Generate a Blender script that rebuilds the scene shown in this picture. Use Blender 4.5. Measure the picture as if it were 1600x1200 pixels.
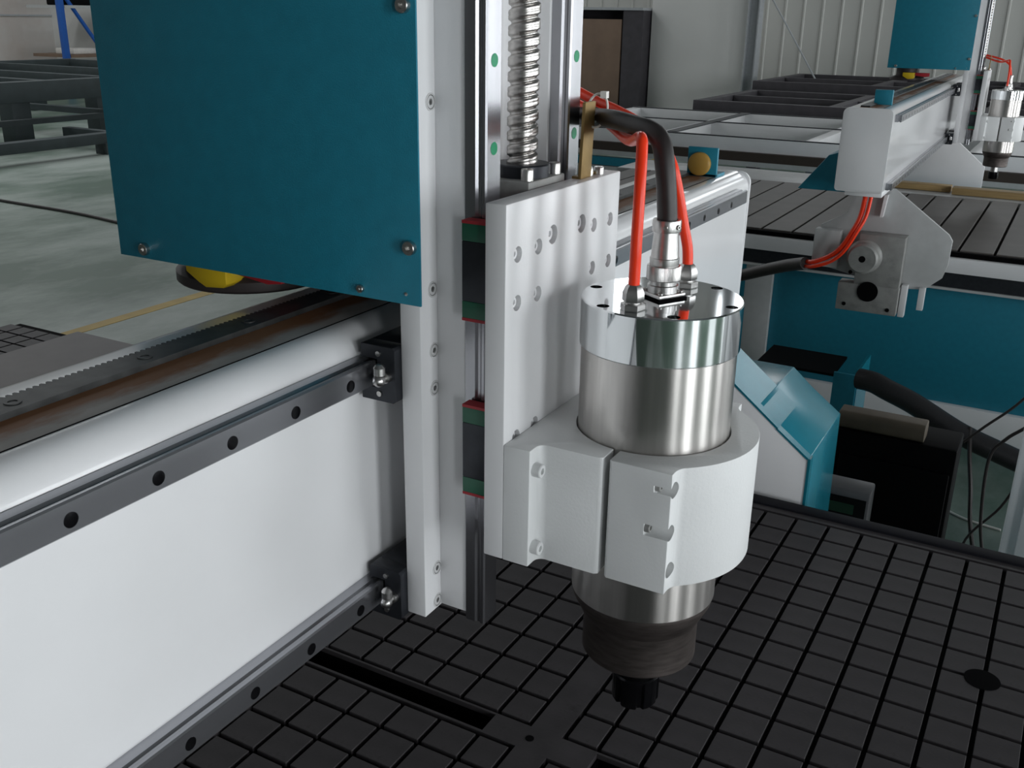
import bpy, bmesh, math, random
from mathutils import Vector, Matrix

random.seed(7)
for o in list(bpy.data.objects):
    bpy.data.objects.remove(o, do_unlink=True)
SC = bpy.context.scene
C = SC.collection
PI = math.pi

# ------------------------------------------------------------------ camera
cam_data = bpy.data.cameras.new('camera')
cam = bpy.data.objects.new('camera', cam_data)
C.objects.link(cam)
R_ = [(0.870670421, 0.491662402, 0.014180962),
      (0.182264116, -0.295719417, -0.937725876),
      (-0.456850971, 0.819034864, -0.347086562)]
m = Matrix.Identity(4)
for i in range(3):
    m[i][0] = R_[0][i]
    m[i][1] = -R_[1][i]
    m[i][2] = -R_[2][i]
m.translation = (0.43574, -0.53833, 0.25646)
cam.matrix_world = m
cam_data.sensor_width = 36.0
cam_data.lens = 34.923
cam_data.clip_start = 0.02
cam_data.clip_end = 200
SC.camera = cam

# ------------------------------------------------------------------ light
vs = SC.view_settings
vs.view_transform = 'Standard'
vs.look = 'None'
vs.gamma = 1.0
vs.use_curve_mapping = False
vs.exposure = 0.0

FLOOR = -1.25
WALL_X = 6.0          # window wall, right of the photographer
world = bpy.data.worlds.new('world')
SC.world = world
world.use_nodes = True
world.node_tree.nodes['Background'].inputs[0].default_value = (0.75, 0.85, 1.0, 1)
world.node_tree.nodes['Background'].inputs[1].default_value = 0.6

WIN_W, WIN_Z0, WIN_Z1 = 1.2, -1.05, 1.7
WIN_Y = [-4.7, -1.95, 0.8, 3.5, 6.2, 8.9, 11.6]
WIN_POWER = 90.0
WIN_GAIN = [1.0, 1.4, 1.0, 0.9, 0.85, 0.85, 0.85]
for wy, wg in zip(WIN_Y, WIN_GAIN):
    ld = bpy.data.lights.new('window_daylight', 'AREA')
    ld.shape = 'RECTANGLE'
    ld.size = WIN_Z1 - WIN_Z0 - 0.1
    ld.size_y = WIN_W - 0.1
    ld.energy = WIN_POWER * wg
    ld.color = (0.93, 0.97, 1.0)
    lo = bpy.data.objects.new('window_daylight', ld)
    lo.location = (WALL_X - 0.03, wy, (WIN_Z0 + WIN_Z1) / 2)
    lo.rotation_euler = (0, PI / 2, 0)      # shines towards -X
    C.objects.link(lo)
# unseen roof lamps, added to brighten the floor of the left bay
FILL_X = [-14.5, -11.5, -8.5]
FILL_Y0, FILL_Y1, FILL_W = 0.0, 11.0, 0.9
for sx in FILL_X:
    ld = bpy.data.lights.new('bay_fill_light', 'AREA')
    ld.shape = 'RECTANGLE'
    ld.size = FILL_W - .06
    ld.size_y = FILL_Y1 - FILL_Y0 - .06
    ld.energy = 150.0
    ld.color = (0.95, 0.98, 1.0)
    lo = bpy.data.objects.new('bay_fill_light', ld)
    lo.location = (sx, (FILL_Y0 + FILL_Y1) / 2, 4.58)
    C.objects.link(lo)

# clerestory windows high in the back wall
CLE_X = [-8.8, -5.8, -2.8, 0.2, 3.2]
CLE_W, CLE_Z0, CLE_Z1 = 1.9, 2.9, 4.1
for cx_ in CLE_X:
    ld = bpy.data.lights.new('clerestory_daylight', 'AREA')
    ld.shape = 'RECTANGLE'
    ld.size = CLE_W - .1
    ld.size_y = CLE_Z1 - CLE_Z0 - .1
    ld.energy = 28.0
    ld.color = (0.93, 0.97, 1.0)
    lo = bpy.data.objects.new('clerestory_daylight', ld)
    lo.location = (cx_, 12.90, (CLE_Z0 + CLE_Z1) / 2)
    lo.rotation_euler = (-PI / 2, 0, 0)         # shines towards -Y
    C.objects.link(lo)


# ------------------------------------------------------------------ materials
def srgb(r, g, b):
    f = lambda c: (c / 255 / 12.92) if c / 255 <= 0.04045 else ((c / 255 + 0.055) / 1.055) ** 2.4
    return (f(r), f(g), f(b))


MATS = {}


def mat(name, col, rough=0.5, metal=0.0, var=0.06, scale=30.0, bump=0.0, bscale=200.0, spec=0.5, col2=None,
        mscale=None, lo=0.45, hi=0.6, trans=0.0, coat=0.0, stretch=None, rvar=0.0, aniso=0.0):
    if name in MATS:
        return MATS[name]
    M = bpy.data.materials.new(name)
    M.use_nodes = True
    nt = M.node_tree
    b = nt.nodes['Principled BSDF']
    b.inputs['Roughness'].default_value = rough
    b.inputs['Metallic'].default_value = metal
    b.inputs['Specular IOR Level'].default_value = spec
    if trans:
        b.inputs['Transmission Weight'].default_value = trans
    if coat:
        b.inputs['Coat Weight'].default_value = coat
        b.inputs['Coat Roughness'].default_value = 0.1
    if aniso:
        b.inputs['Anisotropic'].default_value = aniso
    tc = nt.nodes.new('ShaderNodeTexCoord')
    mp = nt.nodes.new('ShaderNodeMapping')
    nt.links.new(tc.outputs['Object'], mp.inputs['Vector'])
    if stretch:
        mp.inputs['Scale'].default_value = stretch
    n = nt.nodes.new('ShaderNodeTexNoise')
    n.inputs['Scale'].default_value = scale
    n.inputs['Detail'].default_value = 5
    nt.links.new(mp.outputs['Vector'], n.inputs['Vector'])
    r = nt.nodes.new('ShaderNodeValToRGB')
    r.color_ramp.elements[0].position = 0.3
    r.color_ramp.elements[1].position = 0.7
    r.color_ramp.elements[0].color = tuple(max(0, c * (1 - var)) for c in col) + (1,)
    r.color_ramp.elements[1].color = tuple(min(1, c * (1 + var)) for c in col) + (1,)
    nt.links.new(n.outputs['Fac'], r.inputs['Fac'])
    out = r.outputs['Color']
    if col2 is not None:
        n2 = nt.nodes.new('ShaderNodeTexNoise')
        n2.inputs['Scale'].default_value = mscale or scale / 4
        n2.inputs['Detail'].default_value = 8
        n2.inputs['Roughness'].default_value = 0.65
        nt.links.new(mp.outputs['Vector'], n2.inputs['Vector'])
        r2 = nt.nodes.new('ShaderNodeValToRGB')
        r2.color_ramp.elements[0].position = lo
        r2.color_ramp.elements[1].position = hi
        nt.links.new(n2.outputs['Fac'], r2.inputs['Fac'])
        mx = nt.nodes.new('ShaderNodeMixRGB')
        mx.inputs['Color2'].default_value = tuple(col2) + (1,)
        nt.links.new(r2.outputs['Color'], mx.inputs['Fac'])
        nt.links.new(out, mx.inputs['Color1'])
        out = mx.outputs['Color']
    nt.links.new(out, b.inputs['Base Color'])
    if rvar:
        mr = nt.nodes.new('ShaderNodeMapRange')
        mr.inputs['To Min'].default_value = max(0, rough - rvar)
        mr.inputs['To Max'].default_value = rough + rvar
        nt.links.new(n.outputs['Fac'], mr.inputs['Value'])
        nt.links.new(mr.outputs['Result'], b.inputs['Roughness'])
    if bump:
        nb = nt.nodes.new('ShaderNodeTexNoise')
        nb.inputs['Scale'].default_value = bscale
        nb.inputs['Detail'].default_value = 3
        nt.links.new(mp.outputs['Vector'], nb.inputs['Vector'])
        bp = nt.nodes.new('ShaderNodeBump')
        bp.inputs['Strength'].default_value = bump
        bp.inputs['Distance'].default_value = 0.001
        nt.links.new(nb.outputs['Fac'], bp.inputs['Height'])
        nt.links.new(bp.outputs['Normal'], b.inputs['Normal'])
    MATS[name] = M
    return M


WHITE = mat('white_paint', (0.80, 0.80, 0.81), rough=0.35, var=0.02, scale=12, bump=0.08, bscale=500)
WHITEG = mat('white_gloss_paint', (0.80, 0.80, 0.81), rough=0.3, var=0.02, scale=9, coat=0.7)
WHITEC = mat('white_clamp_paint', (0.78, 0.79, 0.79), rough=0.45, var=0.02, scale=20, bump=0.15, bscale=420)
TEAL = mat('teal_paint', (0.015, 0.220, 0.315), rough=0.42, var=0.06, scale=60, bump=0.35, bscale=900)
TEALG = mat('teal_gloss_paint', (0.012, 0.19, 0.26), rough=0.22, var=0.05, scale=25, bump=0.1, bscale=300)
STEEL = mat('ground_rail_steel', (0.38, 0.385, 0.41), rough=0.26, metal=0.9, var=0.08, scale=80, stretch=(1, 0.05, 1))
STEELV = mat('upright_rail_steel', (0.36, 0.36, 0.38), rough=0.25, metal=0.95, var=0.08, scale=80, stretch=(1, 1, 0.05))
DARKST = mat('dark_steel', (0.035, 0.038, 0.045), rough=0.4, metal=0.6, var=0.15, scale=90)
SCREWM = mat('ball_screw_steel', (0.50, 0.48, 0.46), rough=0.3, metal=1.0, var=0.15, scale=150)
CHROME = mat('polished_chrome', (0.74, 0.76, 0.77), rough=0.06, metal=1.0, var=0.02, scale=30)
STAIN = mat('brushed_stainless', (0.62, 0.595, 0.57), rough=0.30, metal=1.0, var=0.05, scale=260, stretch=(1, 1, 0.03), rvar=0.03)
_nt = STAIN.node_tree
_tg = _nt.nodes.new('ShaderNodeTangent')
_tg.direction_type = 'RADIAL'
_tg.axis = 'Z'
_b = _nt.nodes['Principled BSDF']
_nt.links.new(_tg.outputs[0], _b.inputs['Tangent'])
_b.inputs['Anisotropic'].default_value = 0.85
_b.inputs['Anisotropic Rotation'].default_value = 0.25
LOWST = mat('dull_brown_steel', (0.13, 0.112, 0.105), rough=0.48, metal=0.9, var=0.25, scale=60, stretch=(1, 1, 5))
NICKEL = mat('nickel_plate', (0.52, 0.51, 0.50), rough=0.32, metal=1.0, var=0.1, scale=200)
BOLT = mat('zinc_bolt', (0.55, 0.54, 0.52), rough=0.3, metal=1.0, var=0.1, scale=300)
BLACKOX = mat('black_oxide', (0.012, 0.012, 0.014), rough=0.18, metal=0.7, var=0.2, scale=100)
BLACK = mat('black_void', (0.003, 0.003, 0.0035), rough=0.85, spec=0.05, var=0.1)
RUBBER = mat('black_cable_rubber', (0.020, 0.016, 0.016), rough=0.45, var=0.2, scale=120)
ORANGE = mat('orange_hose_plastic', (1.0, 0.050, 0.012), rough=0.3, spec=0.35, var=0.04, scale=60)
_b = ORANGE.node_tree.nodes['Principled BSDF']
_b.inputs['Subsurface Weight'].default_value = 0.0
_b.inputs['Subsurface Radius'].default_value = (0.01, 0.002, 0.001)
_b.inputs['Subsurface Scale'].default_value = 0.5
RED = mat('red_seal', (0.42, 0.02, 0.03), rough=0.5)
GREEN = mat('green_cap', (0.012, 0.12, 0.065), rough=0.45)
GREENP = mat('green_plug', (0.02, 0.30, 0.14), rough=0.5)
YELLOW = mat('yellow_plastic', (0.72, 0.50, 0.015), rough=0.45)
BRASS = mat('dull_brass', (0.30, 0.20, 0.075), rough=0.5, metal=0.5, var=0.12, scale=90)
NYLON = mat('white_nylon', (0.78, 0.76, 0.72), rough=0.45)
BUMPER = mat('amber_bumper', (0.42, 0.24, 0.05), rough=0.35, var=0.08)
RUST = mat('machined_rusty_steel', (0.42, 0.39, 0.37), rough=0.6, metal=0.0, spec=0.2, var=0.12, scale=60, col2=(0.25, 0.115, 0.055),
           mscale=16, lo=0.42, hi=0.60, stretch=(1, 0.35, 1))
# the rust creeps out from under the rack: bias the stain across the strip
_nt = RUST.node_tree
_sep = _nt.nodes.new('ShaderNodeSeparateXYZ')
_tc = [n for n in _nt.nodes if n.type == 'TEX_COORD'][0]
_nt.links.new(_tc.outputs['Object'], _sep.inputs[0])
_mr = _nt.nodes.new('ShaderNodeMapRange')
_mr.inputs['From Min'].default_value = 0.000
_mr.inputs['From Max'].default_value = 0.038
_mr.inputs['To Min'].default_value = 0.28
_mr.inputs['To Max'].default_value = -0.14
_nt.links.new(_sep.outputs['X'], _mr.inputs['Value'])
_mx = [n for n in _nt.nodes if n.type == 'MIX_RGB'][0]
_rp = _mx.inputs['Fac'].links[0].from_node
_nz = _rp.inputs['Fac'].links[0].from_node
_ad = _nt.nodes.new('ShaderNodeMath')
_nt.links.new(_nz.outputs['Fac'], _ad.inputs[0])
_nt.links.new(_mr.outputs['Result'], _ad.inputs[1])
_nt.links.new(_ad.outputs[0], _rp.inputs['Fac'])
RACKM = mat('dark_rack_steel', (0.060, 0.062, 0.062), rough=0.5, metal=0.55, var=0.3, scale=70)
TABLE = mat('grey_vacuum_table', (0.058, 0.053, 0.056), rough=0.5, spec=0.18, var=0.16, scale=25, col2=(0.022, 0.020, 0.019), mscale=22, lo=0.60,
            hi=0.78, bump=0.15, bscale=250)
TABLEB = mat('black_groove', (0.0025, 0.0025, 0.003), rough=0.8, spec=0.05, var=0.2)
GASKET = mat('black_edge_strip', (0.009, 0.009, 0.013), rough=0.65, spec=0.15, var=0.2)
TABLEG = mat('plain_grey_table', (0.13, 0.115, 0.115), rough=0.45, var=0.1, scale=18)
SLAT = mat('brown_grey_slat', (0.12, 0.110, 0.103), rough=0.5, spec=0.25, var=0.12, scale=9, bump=0.1)
GREYP = mat('light_grey_profile', (0.50, 0.51, 0.51), rough=0.4, var=0.05)
WOOD = mat('raw_wood', (0.42, 0.29, 0.13), rough=0.6, var=0.2, scale=14, stretch=(0.3, 6, 6), col2=(0.20, 0.12, 0.05), mscale=8, lo=0.5, hi=0.75)
BOARD = mat('brown_board', (0.20, 0.135, 0.095), rough=0.7, var=0.12, scale=4, bump=0.1)
FRAMEM = mat('dark_primer_steel', (0.055, 0.050, 0.058), rough=0.6, var=0.15, scale=12)
FRAMEG = mat('dark_green_primer', (0.030, 0.042, 0.045), rough=0.6, var=0.15, scale=8)
BLUE = mat('blue_rack_paint', (0.012, 0.11, 0.46), rough=0.4)
WALLM = mat('white_wall', (0.70, 0.70, 0.685), rough=0.8, var=0.05, scale=1.2)
WALLL = mat('stained_wall', (0.66, 0.65, 0.63), rough=0.8, var=0.06, scale=0.9, col2=(0.55, 0.48, 0.44), mscale=0.5, lo=0.4, hi=0.7)
PANELM = mat('corrugated_sheet', (0.66, 0.66, 0.63), rough=0.55, var=0.04, scale=1.5)
WALLF = mat('dull_grey_wall', (0.28, 0.28, 0.275), rough=0.8)
CEILM = mat('ceiling_sheet', (0.16, 0.165, 0.17), rough=0.8)
COLM = mat('grey_column', (0.42, 0.44, 0.46), rough=0.5)
FLOORM = mat('worn_green_floor', (0.082, 0.132, 0.098), rough=0.42, var=0.12, scale=1.3, col2=(0.33, 0.375, 0.345), mscale=0.75, lo=0.44,
             hi=0.64, stretch=(1.0, 0.55, 1), bump=0.05, bscale=20)
LINEM = mat('yellow_floor_paint', (0.42, 0.29, 0.06), rough=0.55, var=0.15, scale=6)
BLACKP = mat('black_cabinet', (0.003, 0.003, 0.0035), rough=0.7, spec=0.12, var=0.2)
GREYB = mat('grey_casting', (0.30, 0.30, 0.29), rough=0.5, metal=0.2, var=0.12, scale=30, col2=(0.16, 0.17, 0.16), mscale=20, lo=0.5, hi=0.8)
BEIGE = mat('beige_housing', (0.13, 0.105, 0.075), rough=0.6, var=0.15, scale=20)
SMOKE = mat('smoked_plastic', (0.045, 0.036, 0.036), rough=0.5, var=0.1)

# ------------------------------------------------------------------ mesh helpers
ORI = {}          # object -> origin of its top-level thing


def V3(p):
    return Vector(p)


class MB:
    def __init__(s):
        s.v = []
        s.f = []

    def add(s, vs_, fs_):
        n = len(s.v)
        s.v += [tuple(v) for v in vs_]
        s.f += [tuple(i + n for i in f) for f in fs_]
        return s

    def box(s, x0, x1, y0, y1, z0, z1):
        v = [(x, y, z) for x in (x0, x1) for y in (y0, y1) for z in (z0, z1)]
        return s.add(v, [(0, 1, 3, 2), (4, 6, 7, 5), (0, 4, 5, 1), (2, 3, 7, 6), (0, 2, 6, 4), (1, 5, 7, 3)])

    def prism(s, poly, axis, a0, a1):
        def P(q, a):
            if axis == 'x':
                return (a, q[0], q[1])
            if axis == 'y':
                return (q[0], a, q[1])
            return (q[0], q[1], a)
        n = len(poly)
        v = [P(q, a0) for q in poly] + [P(q, a1) for q in poly]
        f = [tuple(range(n)), tuple(range(2 * n - 1, n - 1, -1))]
        f += [(i, (i + 1) % n, n + (i + 1) % n, n + i) for i in range(n)]
        return s.add(v, f)

    def cyl(s, p0, p1, r0, r1=None, n=24):
        r1 = r0 if r1 is None else r1
        p0, p1 = V3(p0), V3(p1)
        d = (p1 - p0).normalized()
        u = d.orthogonal().normalized()
        w = d.cross(u)
        v = []
        for p, r in ((p0, r0), (p1, r1)):
            for k in range(n):
                a = 2 * PI * k / n
                v.append(p + (u * math.cos(a) + w * math.sin(a)) * r)
        f = [(i, (i + 1) % n, n + (i + 1) % n, n + i) for i in range(n)]
        f += [tuple(range(n - 1, -1, -1)), tuple(range(n, 2 * n))]
        return s.add(v, f)

    def lathe(s, prof, c, n=48, axis='z', phase=0.0):
        def P(r, z, a):
            x, y = r * math.cos(a), r * math.sin(a)
            if axis == 'z':
                return (c[0] + x, c[1] + y, c[2] + z)
            if axis == 'y':
                return (c[0] + x, c[1] + z, c[2] + y)
            return (c[0] + z, c[1] + x, c[2] + y)
        v = []
        f = []
        for r, z in prof:
            for k in range(n):
                v.append(P(max(r, 1e-6), z, phase + 2 * PI * k / n))
        for i in range(len(prof) - 1):
            for k in range(n):
                f.append((i * n + k, i * n + (k + 1) % n, (i + 1) * n + (k + 1) % n, (i + 1) * n + k))
        f.append(tuple(range(n - 1, -1, -1)))
        f.append(tuple(range((len(prof) - 1) * n, len(prof) * n)))
        return s.add(v, f)

    def tube(s, pts, r, n=12, sub=6, closed=False):
        pts = [V3(p) for p in pts]
        path = []
        m_ = len(pts)
        for i in range(m_ - 1):
            p0 = pts[max(i - 1, 0)]
            p1, p2 = pts[i], pts[i + 1]
            p3 = pts[min(i + 2, m_ - 1)]
            for k in range(sub):
                t = k / sub
                path.append(0.5 * ((2 * p1) + (p2 - p0) * t + (2 * p0 - 5 * p1 + 4 * p2 - p3) * t * t
                                   + (3 * p1 - 3 * p2 + p3 - p0) * t ** 3))
        path.append(pts[-1])
        u = None
        v = []
        L = len(path)
        for i, p in enumerate(path):
            d = (path[min(i + 1, L - 1)] - path[max(i - 1, 0)]).normalized()
            if u is None:
                u = d.orthogonal().normalized()
            u = (u - d * u.dot(d)).normalized()
            w = d.cross(u)
            for k in range(n):
                a = 2 * PI * k / n
                v.append(p + (u * math.cos(a) + w * math.sin(a)) * r)
        f = [(i * n + k, i * n + (k + 1) % n, (i + 1) * n + (k + 1) % n, (i + 1) * n + k) for i in range(L - 1) for k in range(n)]
        f.append(tuple(range(n - 1, -1, -1)))
        f.append(tuple(range((L - 1) * n, L * n)))
        return s.add(v, f)

    def mesh(s, name, off=(0, 0, 0), bevel=0.0, seg=2, angle=35, smooth=True):
        bm = bmesh.new()
        vv = [bm.verts.new((x - off[0], y - off[1], z - off[2])) for x, y, z in s.v]
        bm.verts.ensure_lookup_table()
        for f in s.f:
            try:
                bm.faces.new([vv[i] for i in f])
            except ValueError:
                pass
        bmesh.ops.recalc_face_normals(bm, faces=bm.faces)
        if bevel > 0:
            es = [e for e in bm.edges if len(e.link_faces) == 2 and e.calc_face_angle(0) > math.radians(40)]
            bmesh.ops.bevel(bm, geom=es, offset=bevel, segments=seg, profile=0.5, affect='EDGES', clamp_overlap=True)
        me = bpy.data.meshes.new(name)
        bm.to_mesh(me)
        bm.free()
        if smooth:
            me.shade_smooth()
            me.set_sharp_from_angle(angle=math.radians(angle))
        return me

    def build(s, name, material, parent=None, label=None, cat=None, group=None, kind=None, loc=None, **kw):
        if parent is not None:
            off = ORI[parent]
        else:
            off = loc if loc is not None else s.base()
        me = s.mesh(name, off, **kw)
        me.materials.append(material)
        o = bpy.data.objects.new(name, me)
        C.objects.link(o)
        if parent is not None:
            o.parent = parent
        else:
            o.location = off
        ORI[o] = tuple(off)
        tag(o, label, cat, group, kind)
        return o

    def base(s):
        xs = [v[0] for v in s.v]
        ys = [v[1] for v in s.v]
        zs = [v[2] for v in s.v]
        return ((min(xs) + max(xs)) / 2, (min(ys) + max(ys)) / 2, min(zs))


def tag(o, label=None, cat=None, group=None, kind=None):
    if label:
        o['label'] = label
    if cat:
        o['category'] = cat
    if group:
        o['group'] = group
    if kind:
        o['kind'] = kind
    return o


def thing(name, loc, label=None, cat=None, group=None, kind=None):
    o = bpy.data.objects.new(name, None)
    o.empty_display_size = 0.05
    o.location = loc
    C.objects.link(o)
    ORI[o] = tuple(loc)
    return tag(o, label, cat, group, kind)


def place(name, me, parent, at):
    """another object that shares a mesh, a part of parent, at world position at"""
    o = bpy.data.objects.new(name, me)
    C.objects.link(o)
    o.parent = parent
    b = ORI[parent]
    o.location = (at[0] - b[0], at[1] - b[1], at[2] - b[2])
    if parent.parent is not None:          # sub-part: parent part may itself be offset
        o.location = (at[0] - b[0], at[1] - b[1], at[2] - b[2])
    ORI[o] = tuple(at)
    return o


def copy_tree(o, parent=None):
    c = o.copy()
    C.objects.link(c)
    if parent is not None:
        c.parent = parent
    for ch in list(o.children):
        copy_tree(ch, c)
    return c


def boolean_cut(obj, cutter_mb):
    me = cutter_mb.mesh('cutter', ORI[obj] if obj in ORI else (0, 0, 0), smooth=False)
    co = bpy.data.objects.new('cutter', me)
    C.objects.link(co)
    co.matrix_world = Matrix.Translation(ORI[obj])
    bpy.context.view_layer.update()
    md = obj.modifiers.new('cut', 'BOOLEAN')
    md.operation = 'DIFFERENCE'
    md.object = co
    md.solver = 'EXACT'
    dg = bpy.context.evaluated_depsgraph_get()
    new = bpy.data.meshes.new_from_object(obj.evaluated_get(dg))
    obj.modifiers.clear()
    old = obj.data
    nm = old.name
    obj.data = new
    bpy.data.meshes.remove(old)
    new.name = nm
    new.shade_smooth()
    new.set_sharp_from_angle(angle=math.radians(35))
    bpy.data.objects.remove(co, do_unlink=True)
    bpy.data.meshes.remove(me)


def arc(cx, cy, r, a0, a1, n):
    return [(cx + r * math.cos(math.radians(a0 + (a1 - a0) * k / n)), cy + r * math.sin(math.radians(a0 + (a1 - a0) * k / n))) for k in range(n + 1)]


def rrect(x0, x1, z0, z1, r, n=6):
    return (arc(x1 - r, z1 - r, r, 0, 90, n) + arc(x0 + r, z1 - r, r, 90, 180, n)
            + arc(x0 + r, z0 + r, r, 180, 270, n) + arc(x1 - r, z0 + r, r, 270, 360, n))


# socket-head cap screw: head of radius r, height h, hex socket, pointing along direction d from p
def cap_screw(parent, p, d, r, h, material, name='cap_screw', n=16):
    p, d = V3(p), V3(d).normalized()
    u = d.orthogonal().normalized()
    w = d.cross(u)
    mb = MB()
    v = []
    ring = [(r, 0, n), (r, h * 0.88, n), (r * 0.9, h, n)]
    for rr, hh, _ in ring:
        for k in range(n):
            a = 2 * PI * k / n
            v.append(p + (u * math.cos(a) + w * math.sin(a)) * rr + d * hh)
    f = [(i * n + k, i * n + (k + 1) % n, (i + 1) * n + (k + 1) % n, (i + 1) * n + k) for i in range(2) for k in range(n)]
    b0 = len(v)
    for hh in (h, h * 0.45):
        for k in range(n):
            a = 2 * PI * k / n
            # hexagonal socket sampled on n points
            seg = (a % (PI / 3)) - PI / 6
            rr = r * 0.50 * math.cos(PI / 6) / math.cos(seg)
            v.append(p + (u * math.cos(a) + w * math.sin(a)) * rr + d * hh)
    f += [(2 * n + k, 2 * n + (k + 1) % n, b0 + (k + 1) % n, b0 + k) for k in range(n)]
    f += [(b0 + k, b0 + (k + 1) % n, b0 + n + (k + 1) % n, b0 + n + k) for k in range(n)]
    f += [tuple(range(b0 + n, b0 + 2 * n)), tuple(range(n))]
    mb.add(v, f)
    return mb.build(name, material, parent, angle=30)


def rail_profile(h=0.0175, w=0.010):
    """(depth, half-width) outline of a profile guide rail, base at depth 0"""
    right = [(0, w), (h * 0.48, w), (h * 0.58, w * 0.84), (h * 0.70, w * 0.84), (h * 0.80, w), (h * 0.93, w), (h, w * 0.88)]
    return right + [(d, -ww) for d, ww in reversed(right)]


# ------------------------------------------------------------------ the hall
X0, X1, Y0, Y1, ZC = -17.5, WALL_X, -8.0, 13.0, 4.6
MB().box(X0 - .2, X1 + .2, Y0 - .2, Y1 + .2, FLOOR - .2, FLOOR).build('floor', FLOORM, kind='structure', label='worn green painted workshop floor', bevel=0)
MB().box(X0 - .2, X1 + .2, Y0 - .2, Y1 + .2, ZC, ZC + .15).build('ceiling', CEILM, kind='structure', label='plain pale workshop ceiling')
MB().box(X0 - .2, X0, Y0 - .2, Y1 + .2, FLOOR, ZC).build('wall_left', WALLL, kind='structure', label='stained white wall behind the blue rack')
MB().box(X0, X1, Y0 - .2, Y0, FLOOR, ZC).build('wall_front', WALLF, kind='structure', label='white wall behind the photographer')
for k, sx in enumerate(FILL_X):  # frames around the added roof lamps
    fr_ = MB()
    for xa in (sx - FILL_W / 2 - .05, sx + FILL_W / 2):
        fr_.box(xa, xa + .05, FILL_Y0 - .05, FILL_Y1 + .05, ZC - .06, ZC)
    for ya in (FILL_Y0 - .05, FILL_Y1):
        fr_.box(sx - FILL_W / 2, sx + FILL_W / 2, ya, ya + .05, ZC - .06, ZC)
    fr_.build('window_%d' % (len(WIN_Y) + 1 + k), GREYP, kind='structure', label='unseen frame of an added lamp strip over the left bay')
# a thin dado line on the left wall
MB().box(X0, X0 + .02, Y0, Y1, 0.13, 0.16).build('trim_1', COLM, kind='structure', label='thin grey ledge along the left wall')
# window wall
wr = thing('wall_right', (X1 + .1, 2.5, FLOOR), 'white wall with a row of tall windows', kind='structure')
edges = [Y0]
for wy in WIN_Y:
    edges += [wy - WIN_W / 2, wy + WIN_W / 2]
edges.append(Y1)
wmb = MB()
wmb.box(X1, X1 + .2, Y0, Y1, FLOOR, WIN_Z0)
wmb.box(X1, X1 + .2, Y0, Y1, WIN_Z1, ZC)
for k in range(0, len(edges), 2):
    wmb.box(X1, X1 + .2, edges[k], edges[k + 1], WIN_Z0, WIN_Z1)
wmb.build('masonry', WALLM, wr)
for k, wy in enumerate(WIN_Y):
    wn = thing('window_%d' % (k + 1), (X1, wy, WIN_Z0), 'tall daylight window in the right wall', kind='structure')
    y0, y1 = wy - WIN_W / 2, wy + WIN_W / 2
    fm = MB()
    fm.box(X1 - .06, X1 + .04, y0, y0 + .05, WIN_Z0, WIN_Z1)
    fm.box(X1 - .06, X1 + .04, y1 - .05, y1, WIN_Z0, WIN_Z1)
    fm.box(X1 - .06, X1 + .04, y0 + .05, y1 - .05, WIN_Z0, WIN_Z0 + .05)
    fm.box(X1 - .06, X1 + .04, y0 + .05, y1 - .05, WIN_Z1 - .05, WIN_Z1)
    fm.box(X1 - .06, X1 - .04, wy - .02, wy + .02, WIN_Z0 + .05, WIN_Z1 - .05)
    fm.build('window_frame', GREYP, wn)
    MB().box(X1 + .0, X1 + .01, y0 + .05, y1 - .05, WIN_Z0 + .05, WIN_Z1 - .05).build('pane', NYLON, wn)
# corrugated back wall, sheet by sheet
wb = thing('wall_back', (-5.75, Y1, FLOOR), 'pale corrugated sheet wall at the far end', kind='structure')
PW = 0.235
pm = MB()
pm.prism([(0, 0.02), (PW - .035, 0.02), (PW - .025, 0.0), (PW - .008, 0.0), (PW, 0.02), (PW, 0.05), (0, 0.05)], 'z', 0, ZC - FLOOR)
pme = pm.mesh('wall_panel')
pme.materials.append(PANELM)
npan = int((X1 - X0) / PW)
for k in range(npan):
    if X0 + k * PW < -9.0:
        continue
    place('wall_panel', pme, wb, (X0 + k * PW, Y1 - .05, FLOOR))
MB().box(X0 - .2, X1 + .2, Y1 + .001, Y1 + .2, FLOOR, ZC).build('backing', WALLM, wb)
for k, cx_ in enumerate(CLE_X):
    fr_ = MB()
    for xa in (cx_ - CLE_W / 2, cx_ + CLE_W / 2 - .05):
        fr_.box(xa, xa + .05, 12.86, 12.95, CLE_Z0, CLE_Z1)
    for za in (CLE_Z0, CLE_Z1 - .05):
        fr_.box(cx_ - CLE_W / 2 + .05, cx_ + CLE_W / 2 - .05, 12.86, 12.95, za, za + .05)
    fr_.build('window_%d' % (len(WIN_Y) + len(FILL_X) + 1 + k), GREYP, kind='structure', label='clerestory window high in the back wall')
# yellow floor line
MB().box(-3.81, -3.73, -7.5, 12.5, FLOOR, FLOOR + .002).build('trim_2', LINEM, kind='structure', label='yellow painted line on the green floor')


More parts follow.
